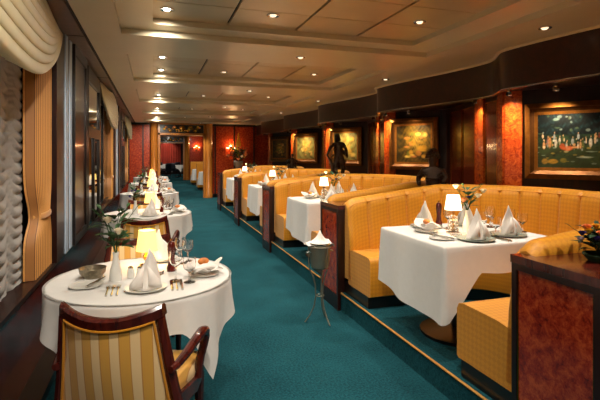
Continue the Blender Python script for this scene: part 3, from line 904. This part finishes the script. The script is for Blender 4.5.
for k in (1, 2, 3, 4):
    y = TB[k]; w = bl[k]; z = TZB+.0005
    big = 2 if k == 1 else 1
    near = k == 1
    setting((2.03, y-.27), z, 0, w, 1 if k < 3 else 0, True, 'aisle-side front')
    setting((2.36, y-.20), z, .1, w, 1 if k < 3 else 0, True, 'inner front')
    setting((2.02, y+.28), z, PI, w, 1 if k < 3 else 0, True, 'aisle-side back')
    setting((2.38, y+.25), z, PI, w, 1 if k < 3 else 0, True, 'inner back')
    place(make_crystal_lamp, (2.05, y-.01, z), 0, 'crystal table lamp with pale glowing shade on the '+w, 'lamp', 'lamps on the booth tables')
    place(make_mill, (2.19, y+.36, z), 0, 'turned red-brown pepper mill on the '+w, 'pepper mill', 'pepper mills')
    place(make_side_plate, (1.90, y+.10, z), 0, 'dark-rimmed plate under the bread napkin on the '+w, 'plate', 'bread plates')
    place(make_bread_cloth, (1.90, y+.10, z+.008), .6+k, 'crumpled white napkin holding bread on the '+w, 'napkin', 'bread napkins')
    place(make_rolls, (1.905, y+.105, z+.055), .9, 'golden bread roll in the napkin on the '+w, 'bread', 'bread rolls')
    fl = make_bunch(20+k, ((-.12, -.03, .17, 'w'), (.05, -.06, .10, 'w'), (.13, -.02, .13, 'w'), (-.06, -.04, .07, 'o'), (.05, .04, .08, 'p')), .18, 20, .12, None, 1.15)
    fl.location = (2.20, y+.03, z+.158); tag(fl, 'spray of cream roses behind the lamp on the '+w, 'flowers', 'booth table flowers')
    place(make_vase, (2.20, y+.03, z), 0, 'white bud vase behind the lamp on the '+w, 'vase', 'bud vases')
    if k == 1:
        place(make_side_plate, (1.84, y-.17, z), 0, 'side plate with cutlery at the aisle corner of the nearest booth table', 'plate', 'bread plates')
        place(make_fork, (1.83, y-.25, z+.0125), .15, 'fork lying on the side plate at the aisle corner of the nearest booth table', 'fork', 'forks')
        place(make_spoon, (1.87, y-.25, z+.0125), .3, 'spoon lying on the side plate at the aisle corner of the nearest booth table', 'spoon', 'spoons')
        place(make_ashtray, (1.99, y-.12, z), 0, 'little glass ashtray in front of the crystal lamp on the nearest booth table', 'ashtray')
        for i, dx in enumerate((.16, .185)): place(make_knife, (2.03+dx, y-.39, z), 0, '%s knife between the two front covers of the nearest booth table' % ('inner', 'outer')[i], 'knife', 'knives')

# ------------------------------------------------------------------ ice bucket on its stand
ix, iy = 1.37, 3.64
st = tag(thing('bucket_stand', (ix, iy, 0)), 'slender steel tripod stand in the aisle before the second divider', 'stand')
MB().tube([(.098*cos(2*PI*k/24), .098*sin(2*PI*k/24), .655) for k in range(24)], .006, 6, closed=True).build('ring', PEWTER, st)
MB().tube([(.035*cos(2*PI*k/16), .035*sin(2*PI*k/16), .23) for k in range(16)], .005, 6, closed=True).build('collar', PEWTER, st)
for k in range(3):
    a = -PI/2+.35+2*PI*k/3
    MB().tube([(q*cos(a), q*sin(a), z) for q, z in ((.1, .655), (.095, .47), (.06, .40), (.04, .32), (.035, .23), (.05, .14), (.09, .06), (.13, .006))], .006, 6).build('leg', PEWTER, st)
bk = tag(thing('ice_bucket', (ix, iy, .465)), 'steel wine cooler bucket held in the tripod stand', 'bucket')
MB().lathe([(0, 0), (.06, 0), (.075, .012), (.082, .06), (.088, .15), (.091, .215), (.086, .215), (.083, .15), (.07, .03), (0, .02)], 28).build('body', PEWTER, bk)
MB().tube([(.0915*cos(2*PI*k/28), .0915*sin(2*PI*k/28), .217) for k in range(28)], .006, 6, closed=True).build('rim', CHROME, bk)
for s in (-1, 1): MB().tube([(s*.088, -.025, .15), (s*.115, -.02, .145), (s*.115, .02, .145), (s*.088, .025, .15)], .005, 6).build('handle', CHROME, bk)
m = MB(); rows = []
for i in range(11):
    v = i/10; row = []
    for k in range(37):
        a = 2*PI*k/36; r_ = .001+.098*v*(1+.3*max(0, cos(2*a+.4)))
        z = .03*cos(3*a)*v*v*.4+.10*(1-v)**3*(1)+.012*sin(7*a)*v
        if v > .7: z -= .08*(v-.7)*(1+cos(3*a))
        row.append((r_*cos(a), r_*sin(a)*.85, z))
    rows.append(row)
nb = m.grid(rows).build('bucket_napkin', NAPK, ang=60, loc=(ix, iy, .692), solid=.003)
tag(nb, 'white napkin draped over the top of the wine cooler bucket', 'napkin')

# ------------------------------------------------------------------ statues and flowers on the divider ledges
def skin(name, joints, edges, mat, parent, sub=2):
    me = bpy.data.meshes.new(name); me.from_pydata([j[:3] for j in joints], edges, [])
    me.materials.append(mat); o = bpy.data.objects.new(name, me); COL.objects.link(o); o.parent = parent
    md = o.modifiers.new('Skin', 'SKIN'); md.use_smooth_shade = True
    for i, j in enumerate(joints):
        sv = me.skin_vertices[0].data[i]; sv.radius = (j[3], j[3]); sv.use_root = (i == 0)
    s2 = o.modifiers.new('Subdivision', 'SUBSURF'); s2.levels = sub; s2.render_levels = sub
    return o
def statue_standing(h=.80):
    r = thing('bronze_statue')
    MB().lathe([(0, 0), (.10, 0), (.10, .03), (.075, .045), (.085, .06), (0, .065)], 20).build('base', BRONZE, r)
    k = h/.8
    J = [(0, 0, .40, .062), (.005, .01, .50, .055), (.0, .015, .57, .065), (-.01, .0, .625, .03), (-.02, -.01, .665, .042), (-.025, -.015, .715, .044), (-.03, -.015, .75, .03),
         (.075, .01, .585, .03), (.115, .03, .50, .024), (.125, -.02, .42, .019), (.12, -.05, .39, .018),
         (-.08, .01, .585, .03), (-.13, -.03, .535, .024), (-.165, -.06, .455, .019), (-.185, -.075, .42, .018),
         (-.04, 0, .36, .05), (-.055, -.03, .24, .036), (-.03, .0, .12, .026), (-.03, -.04, .075, .022),
         (.045, .0, .36, .05), (.07, .02, .235, .036), (.06, .05, .12, .026), (.065, .01, .075, .022)]
    E = [(0, 1), (1, 2), (2, 3), (3, 4), (4, 5), (5, 6), (2, 7), (7, 8), (8, 9), (9, 10), (2, 11), (11, 12), (12, 13), (13, 14), (0, 15), (15, 16), (16, 17), (17, 18), (0, 19), (19, 20), (20, 21), (21, 22)]
    J = [tuple(c*k for c in j) for j in J]
    skin('figure', J, E, BRONZE, r)
    m = MB()
    for i in range(54):
        a = rnd.uniform(0, 2*PI); z = rnd.uniform(.24, .60)*k; q_ = .06+.02*sin(3*a)
        m.leaf((q_*cos(a), q_*sin(a), z), (cos(a), sin(a), -.6), .10, .05)
    m.tube([(-.09, -.05, .065), (-.11, -.05, .3*k), (-.185*k, -.075*k, .44*k)], [.03, .024, .014], 8)
    m.build('drapery', BRONZE, r)
    return r
def statue_bust():
    r = thing('bronze_bust')
    MB().lathe([(0, 0), (.09, 0), (.09, .03), (.06, .05), (.05, .08), (0, .085)], 18).build('base', BRONZE, r)
    J = [(0, 0, .15, .075), (0, 0, .21, .060), (0, 0, .29, .070), (0, -.005, .345, .030), (0, -.012, .385, .045), (.0, -.012, .43, .052), (0, -.005, .475, .036),
         (.095, 0, .30, .038), (.135, -.02, .225, .028), (.09, -.085, .18, .022), (-.095, 0, .30, .038), (-.15, .01, .22, .028), (-.135, -.02, .14, .022), (0, 0, .085, .09)]
    E = [(0, 1), (1, 2), (2, 3), (3, 4), (4, 5), (5, 6), (2, 7), (7, 8), (8, 9), (2, 10), (10, 11), (11, 12), (0, 13)]
    skin('figure', J, E, BRONZE, r)
    m = MB()
    for i in range(30):
        a = rnd.uniform(0, 2*PI); b = rnd.uniform(.2, 1.4)
        m.ball((.06*cos(a)*cos(b*.7), .016+.06*sin(a)*cos(b*.7), .43+.065*sin(b)), .021, 7)
    m.ball((.01, .03, .515), (.042, .042, .03), 10)
    m.build('hair', BRONZE, r)
    m = MB()
    for i in range(20):
        a = rnd.uniform(0, 2*PI); m.leaf((.10*cos(a), .09*sin(a), rnd.uniform(.12, .27)), (cos(a), sin(a), .2), .07, .05)
    m.build('garland', BRONZE, r)
    return r
s = statue_bust(); s.location = (2.80, P[1], .972); s.rotation_euler[2] = -.6; tag(s, 'dark bronze bust with coiled hair on the ledge beyond the nearest booth', 'statue', 'bronzes on the dividers')
s = statue_standing(.86); s.location = (2.82, P[2], .972); s.rotation_euler[2] = -.3; tag(s, 'standing bronze figure reaching down, on the ledge behind the second booth', 'statue', 'bronzes on the dividers')
s = statue_standing(.52); s.location = (2.84, P[3], .972); s.rotation_euler[2] = .8; tag(s, 'small dark bronze figure on the ledge behind the third booth', 'statue', 'bronzes on the dividers')
# low flower bowl on the nearest ledge
def flower_bowl(name, x, y, seed, n, spread, label, kinds, z=.972):
    bw = MB().lathe([(0, 0), (.05, 0), (.075, .03), (.07, .034), (.05, .012), (0, .01)], 20).build('flower_bowl', LEAFD, loc=(x, y, z))
    tag(bw, 'low dark bowl under the '+name, 'bowl')
    q = random.Random(seed); hd = []
    for i in range(n):
        a = q.uniform(0, 2*PI); rr = spread*q.uniform(.1, .95)
        hd.append((rr*cos(a)*1.0, rr*sin(a)*.75, .05+.07*(1-(rr/spread)**2)+q.uniform(-.015, .02), q.choice(kinds)))
    fl = make_bunch(seed, hd, .11, 46, spread*1.15, LEAFD); fl.location = (x, y, z+.03)
    tag(fl, label, 'flowers')
flower_bowl('yellow and purple posy on the nearest divider', 1.90, P[0]-.01, 11, 16, .12, 'low mixed posy of yellow and purple blooms on the nearest burl divider', 'yypopyk')
# tall arrangement before the end wall
ur = MB().lathe([(0, 0), (.09, 0), (.09, .02), (.04, .05), (.05, .09), (.12, .2), (.13, .28), (.115, .3), (.1, .2), (0, .12)], 20).build('flower_urn', MARBLE, loc=(2.14, P[4]+.0, .972))
tag(ur, 'stone urn holding the tall flowers on the last divider', 'urn')
hd = []; q = random.Random(4)
for i in range(26):
    a = q.uniform(0, 2*PI); rr = .26*q.random()**.6; hd.append((rr*cos(a), rr*sin(a)*.6, .12+.25*(1-rr/.26)+q.uniform(-.08, .1), q.choice('yyoowo')))
tf = make_bunch(41, hd, .35, 90, .30, None, 2.2); tf.location = (2.14, P[4], 1.25)
m = MB()
for i in range(9):
    x = -.06+.016*i; hh = .5+.26*(1-abs(i-4)/4)
    m.tube([(0, 0, 0), (x*.6, .01*i-.04, hh*.6), (x, .012*i-.05, hh)], [.006, .009, .004], 6)
    for jj in range(7): m.ball((x*(.55+.06*jj), .011*i-.045, hh*(.55+.065*jj)), (.022, .022, .028), 6)
m.build('gladiolus_spikes', PETY, tf)
tag(tf, 'tall arrangement of yellow spikes and orange blooms before the end wall', 'flowers')
# greenery on other ledges seen across the booths
for k, lab in ((3, 'small leafy posy on the ledge of the divider behind the third booth'), (2, 'small leafy posy on the ledge at the feet of the standing bronze')):
    flower_bowl('leafy posy '+('of the third booth divider' if k == 3 else 'at the feet of the standing bronze'), 2.45 if k == 3 else 2.55, P[k], 30+k, 8, .09, lab, 'wyw')

# ------------------------------------------------------------------ framed pictures
def picture(k, p, t0, t1, z0, z1, label, paint):
    B = (4.12, p-1.0); A = (3.56, p-.2); L = math.hypot(.56, .8)
    # local x along B->A reversed so that local +x is to the viewer's right
    d = Vector((B[0]-A[0], B[1]-A[1], 0)).normalized()
    nrm = Vector((-.8, -.56, 0)).normalized()
    mid = Vector((A[0], A[1], 0))+d*((t0+t1)/2)+nrm*.008
    r = thing('framed_picture', (mid.x, mid.y, z0)); r.rotation_euler[2] = math.atan2(d.y, d.x)
    tag(r, label, 'picture', 'gilt framed oil paintings')
    w = (t1-t0)/2; h = z1-z0
    def ring(i0, i1, y0, y1, name, mt):
        m = MB(); pts = []
        for ins, y in ((i0, -.0), (i0, y0), (i1, y1), (i1, 0)):
            pts.append([(-w+ins, y, ins), (w-ins, y, ins), (w-ins, y, h-ins), (-w+ins, y, h-ins)])
        m.grid(pts, 0, True); return m.build(name, mt, r, ang=30)
    fr_ = ring(0, .05, -.05, -.075, 'frame', GILT)
    for o_ in (ring(.0505, .085, -.06, -.035, 'inner_moulding', GILTD), ring(.0855, .115, -.032, -.022, 'slip', GILT)): o_.parent = fr_
    nx, ny = 110, 90; iw, ih = w-.112, h-.224
    me = bpy.data.meshes.new('canvas'); vs = []; fs = []
    for j in range(ny+1):
        for i in range(nx+1): vs.append((-iw+2*iw*i/nx, -.018, .112+ih*j/ny))
    for j in range(ny):
        for i in range(nx): a = j*(nx+1)+i; fs.append((a, a+1, a+nx+2, a+nx+1))
    me.from_pydata(vs, [], fs); me.materials.append(PAINT)
    ca = me.color_attributes.new('paint', 'FLOAT_COLOR', 'POINT')
    for j in range(ny+1):
        for i in range(nx+1): ca.data[j*(nx+1)+i].color = paint(i/nx, j/ny)
    o = bpy.data.objects.new('canvas', me); COL.objects.link(o); o.parent = r
def lerp(a, b, t): return tuple(a[i]*(1-t)+b[i]*t for i in range(3))
def fb(x, y): return .5+.25*sin(9*x+4*sin(6*y))+.15*sin(21*y+5*sin(11*x))+.1*sin(47*x+3*y+2*sin(30*y))
def paint_picnic(q0):
    q = random.Random(q0); bl_ = []
    tones = [S(214, 190, 160), S(160, 84, 46), S(150, 160, 170), S(196, 150, 104), S(120, 50, 40), S(210, 206, 196), S(92, 104, 60)]
    for i in range(22):
        x = .06+.9*i/21+q.uniform(-.03, .03); y = .48+q.uniform(-.10, .12); c = tones[q.randrange(7)]; h_ = q.uniform(.04, .10)
        bl_.append((x, y, q.uniform(.012, .03), h_, c)); bl_.append((x+q.uniform(-.008, .008), y+h_*1.15, .010, .018, S(196, 156, 118)))
        bl_.append((x+q.uniform(-.03, .03), y-q.uniform(.0, .08), q.uniform(.008, .03), q.uniform(.01, .04), tones[q.randrange(7)]))
    for i in range(40): bl_.append((q.random(), q.uniform(.05, .4), q.uniform(.01, .05), q.uniform(.006, .02), q.choice([S(150, 132, 60), S(120, 140, 130), S(80, 90, 40), S(20, 26, 16)])))
    for i in range(30): bl_.append((q.random(), q.uniform(.6, .98), q.uniform(.01, .05), q.uniform(.01, .04), q.choice([S(30, 50, 40), S(70, 90, 70), S(14, 24, 26), S(110, 130, 130)])))
    bl_ += [(.48, .36, .10, .05, S(196, 96, 50)), (.40, .40, .05, .06, S(178, 80, 44)), (.60, .38, .07, .02, S(220, 160, 110)), (.2, .47, .03, .12, S(190, 130, 80)),
            (.25, .12, .10, .05, S(170, 132, 40)), (.12, .12, .06, .06, S(150, 116, 44)), (.42, .14, .06, .05, S(130, 120, 50)), (.75, .2, .14, .015, S(170, 180, 170)), (.85, .3, .1, .012, S(140, 160, 150)), (.3, .9, .05, .03, S(120, 150, 150))]
    def f(u, v):
        c = lerp(S(8, 18, 20), S(40, 66, 48), fb(u*1.3, v*1.6))
        if v < .42: c = lerp(c, S(56, 66, 34), .5)
        if v > .62: c = lerp(S(6, 16, 22), S(36, 70, 78), max(0, fb(u*2, v*2)-.2)**2)
        for x, y, a, b, cc in bl_:
            dd = ((u-x)/a)**2+((v-y)/b)**2
            if dd < 1: c = lerp(c, cc, min(1, (1-dd)*1.8)*(.45+.5*fb(u*5, v*5)))
        return (*c[:3], 1)
    return f
def paint_glade(q0):
    q = random.Random(q0); bs = [(q.uniform(.3, .85), q.uniform(.15, .8), q.uniform(.04, .13), q.uniform(.03, .1), q.choice([S(200, 150, 50), S(226, 190, 90), S(150, 110, 30), S(100, 110, 40), S(206, 130, 70)])) for _ in range(34)]
    def f(u, v):
        c = lerp(S(24, 22, 10), S(110, 84, 24), fb(u*1.2, v*1.5))
        dd = ((u-.58)/.35)**2+((v-.55)/.35)**2
        c = lerp(c, S(214, 176, 76), max(0, 1-dd)*.7*fb(u*2, v*2))
        for x, y, a, b, cc in bs:
            e = ((u-x)/a)**2+((v-y)/b)**2
            if e < 1: c = lerp(c, cc, (1-e)*.8)
        if u < .25: c = lerp(c, S(20, 20, 10), (.25-u)*3)
        return (*c[:3], 1)
    return f
def paint_pale(q0):
    g = paint_glade(q0)
    def f(u, v):
        c = g(u, v); return (*lerp(c, S(190, 196, 120), .35*fb(u*2, v)), 1)
    return f
picture(0, P[1], .20, .97, 1.20, 1.96, 'largest gilt framed painting, a dark scene of pale figures, at right', paint_picnic(2))
picture(1, P[2], .08, .86, 1.21, 2.0, 'gilt framed golden glade painting behind the bronze bust', paint_glade(3))
picture(2, P[3], .08, .86, 1.21, 2.0, 'gilt framed painting behind the standing bronze figure', paint_pale(4))
picture(3, P[4], .08, .86, 1.21, 2.0, 'gilt framed pale painting past the third booth, next to last', paint_pale(5))
picture(4, P[4]+PIT, .08, .86, 1.21, 2.0, 'gilt framed painting nearest the end wall', paint_glade(6))

# ------------------------------------------------------------------ room lights, plus spots added for fill
WARM = (1, .90, .75)
def make_spot(lit=True):
    r = thing('recessed_spotlight')
    MB().lathe([(.030, .0), (.048, -.004), (.052, -.001), (.052, .004), (.030, .004)], 20).build('ring', CHROME, r)
    MB().lathe([(0, -.012), (.018, -.010), (.028, .0), (.028, .003), (0, .003)], 16).build('lens', LENS if lit else LENSD, r)
    return r
def spot(x, y, z, label, energy=22, lit=True, to=(0, 0, -1), size=95, col=WARM):
    r = place(lambda: make_spot(lit), (x, y, z-.004), 0, label, 'ceiling light', 'ceiling spotlights', 'spot%d' % lit)
    if energy:
        l = light('spot_beam', 'SPOT', (x, y, z-.03), energy, col, None, .03, spot_size=math.radians(size), spot_blend=.7)
        aim(l, to); l.parent = r; l.location = (0, 0, -.025)
    return r
nth = ['added in the coffer behind the camera', 'added in the coffer over the camera', 'in the nearest coffer in view', 'in the second coffer from the front', 'in the third coffer from the front', 'in the fourth coffer from the front', 'in the farthest coffer']
SP = 28
for k, (a, b) in enumerate(cof):
    if b < YB+.4: continue
    w = nth[k] if k < len(nth) else 'far'
    if a+.3 > YB: spot(.10, a+.28, ZP, 'ceiling spotlight at the window side, near end, '+w, SP*(1.6 if a < 1 else 1), to=(0, 1, -1) if a < 1 else (0, 0, -1))  # those over the camera are added, boosted and turned forward as camera-side fill
    spot(.10, b-.28, ZP, 'ceiling spotlight at the window side, far end, '+w, SP*(1.6 if a < 1 else 1), to=(-.2, 1, -.8) if a < 1 else (0, 0, -1))
    spot(.90, (a+b)/2+.3, ZP, 'ceiling spotlight over the aisle '+w, SP, False)
    spot(2.10, (a+b)/2+.1, ZP, 'ceiling spotlight over the booths '+w, SP*1.2, False)
    spot(1.45, b+.60, ZS, 'ceiling spotlight on the beam just past the one '+w, SP, False)
for k, c in enumerate(CB):
    spot(2.95, c+.0, ZS, 'soffit spotlight by the dark fascia above the '+['banquette beside the camera', 'nearest booth', 'second booth', 'third booth', 'farthest booth'][k], SP*1.1, False)
# niche spotlights that wash pilasters and pictures
def make_eye():
    r = thing('niche_spotlight')
    MB().lathe([(0, 0), (.03, 0), (.03, -.012), (0, -.012)], 16).build('mount', CHROME, r)
    MB().lathe([(.012, -.0125), (.026, -.03), (.03, -.06), (.027, -.062), (.02, -.045), (0, -.04)], 16).build('head', CHROME, r)
    MB().ball((0, 0, -.05), (.018, .018, .008), 10).build('lens', LENS, r)
    return r
for k, p in enumerate(P):
    wh = ['beside the camera', 'of the nearest booth in view', 'of the second booth', 'of the third booth', 'of the farthest booth'][k]
    for nm, x, y, to, en in (('over the painting ', 3.62, p-.78, (.30, .22, -.8), 15), ('over the burl pilaster ', 3.46, p-.36, (.17, .06, -.75), 34), ('over the dark panels ', 3.60, p+.32, (.14, .05, -1), 10)):
        r = place(make_eye, (x, y, 2.108), 0, 'chrome niche spotlight '+nm+wh, 'spotlight', 'niche spotlights')
        l = light('eye_beam', 'SPOT', (0, 0, -.07), en, (1, .72, .42), r, .02, spot_size=math.radians(64 if 'pilaster' in nm else 100), spot_blend=.9); aim(l, to)
# wall sconces
def make_sconce():
    r = thing('wall_sconce')
    MB().box(-.03, .03, -.02, 0, -.1, .12).build('backplate', BRASS, r, bevel=.005)
    for s_ in (-1, 1):
        ar = MB().tube([(0, -.02, .0), (s_*.08, -.06, -.03), (s_*.13, -.07, .02), (s_*.13, -.07, .05)], .008, 6).build('arm', BRASS, r)
        MB().lathe([(.0, .045), (.03, .05), (.05, .09), (.045, .09), (0, .06)], 14, c=(s_*.13, -.07, 0)).build('cup', SCON, ar)
    MB().lathe([(.17, .1), (.2, .1), (.2, .2), (.17, .2)], 20, c=(0, 0, 0)).build('half_shade', BLACKW, r) if False else None
    light('sconce_bulb', 'POINT', (0, -.10, .14), 7, (1, .62, .28), r, .03)
    return r
place(make_sconce, (2.52, YF-.022, 1.58), 0, 'brass two-armed wall sconce on the end wall beside the tall flowers', 'wall light', 'wall sconces')
place(make_sconce, (2.35, YM-.002, 1.75), 0, 'brass wall sconce seen through the near doorway', 'wall light', 'wall sconces')
# the rooms beyond
for i, y in enumerate((17.5, 20.5, 23.5)): spot(.9, y, 2.46, ['nearest', 'middle', 'farthest'][i]+' ceiling spotlight of the room beyond the doorway', 45, True)
for i, y in enumerate((17.6, 20.8)): spot(2.3, y, 2.46, ['nearer', 'farther'][i]+' added spotlight above the banquettes beyond the doorway', 60, True)  # added to brighten the dim banquettes in the room beyond
for i, y in enumerate((27.8, 30.6, 32.6)): spot(.9, y, 2.46, ['nearest', 'middle', 'farthest'][i]+' ceiling spotlight of the room past both doorways', 40, True)
bqb = ['nearer gold banquette seen through the doorway', 'farther gold banquette seen through the doorway']
for i, y in enumerate((18.6, 21.8)):
    r = tag(thing('wall_bench', (1.72, y, 0)), bqb[i], 'banquette', 'banquettes beyond the doorway')
    MB().box(0, .9, 0, .5, .08, .46).build('seat', GOLDF, r, bevel=.03); MB().box(0, .9, .5, .66, .08, 1.08).build('backrest', GOLDF, r, bevel=.04); MB().box(.02, .9, .02, .64, 0, .08).build('plinth', BLACKW, r)
    t_ = tag(thing('bench_table', (2.03, y-.42, 0)), 'small table before the '+bqb[i], 'table', 'tables beyond the doorway')
    MB().lathe([(0, .70), (.29, .70), (.29, .73), (0, .73)], 24).build('tabletop', MAHOG, t_); MB().lathe([(.2, 0), (.2, .02), (.04, .05), (.04, .7)], 12).build('pedestal', BLACKW, t_)
    m = MB(); n = 60; rows = [[(rr*cos(2*PI*q/n), rr*sin(2*PI*q/n), .74) for q in range(n)] for rr in (.001, .15, .3)]
    for v in (.25, .5, .75, 1): rows.append([((.305+.03*v*(1+sin(9*2*PI*q/n)))*cos(2*PI*q/n), (.305+.03*v*(1+sin(9*2*PI*q/n)))*sin(2*PI*q/n), .74-.5*v) for q in range(n)])
    tag(m.grid(rows, 0, True).build('bench_tablecloth', LINEN, loc=(2.03, y-.42, 0), ang=60), 'white cloth on the table before the '+bqb[i], 'tablecloth', 'cloths beyond the doorway')
# far dining room: round white tables and navy chairs
def make_far_chair():
    r = thing('dining_chair')
    MB().box(-.22, .22, -.2, .22, .40, .48).build('seat', CHAIRD, r, bevel=.02)
    m = MB(); m.grid([[(-.2+.4*j/8, -.2-.04*(1-((j-4)/4)**2)-.06*i/4, .48+.42*i/4) for j in range(9)] for i in range(5)]); m.build('backrest', CHAIRD, r, solid=.04)
    for x in (-.19, .19):
        for y in (-.17, .19): MB().tube([(x, y, .4), (x*1.05, y*1.08, 0)], [.02, .014], 6).build('leg', MAHOG, r)
    return r
ft = [(.25, 28.8, 'left'), (1.65, 29.4, 'right'), (.95, 32.0, 'centre back')]
for i, (x, y, w) in enumerate(ft):
    place(make_round_table, (x, y, 0), 0, 'round table at %s of the far room past both doorways' % w, 'table', 'far room tables')
    place(make_round_cloth, (x, y, 0), .6, 'white cloth on the %s table of the far room' % w, 'tablecloth', 'far room cloths')
    for j, a in enumerate((-PI/2-.5, -PI/2+.6)):
        place(make_far_chair, (x+.86*cos(a), y+.86*sin(a), 0), a+PI/2, 'navy dining chair, %s, at the %s table of the far room' % (['front left', 'front right', 'back'][j], w), 'chair', 'navy far room chairs')

# ------------------------------------------------------------------ world and view
w = bpy.data.worlds.new('world'); SC.world = w; w.use_nodes = True
w.node_tree.nodes['Background'].inputs[0].default_value = (.02, .025, .035, 1); w.node_tree.nodes['Background'].inputs[1].default_value = 1
SC.view_settings.view_transform = 'Standard'; SC.view_settings.look = 'None'; SC.view_settings.gamma = 1
SC.view_settings.use_curve_mapping = False; SC.view_settings.exposure = 0.48
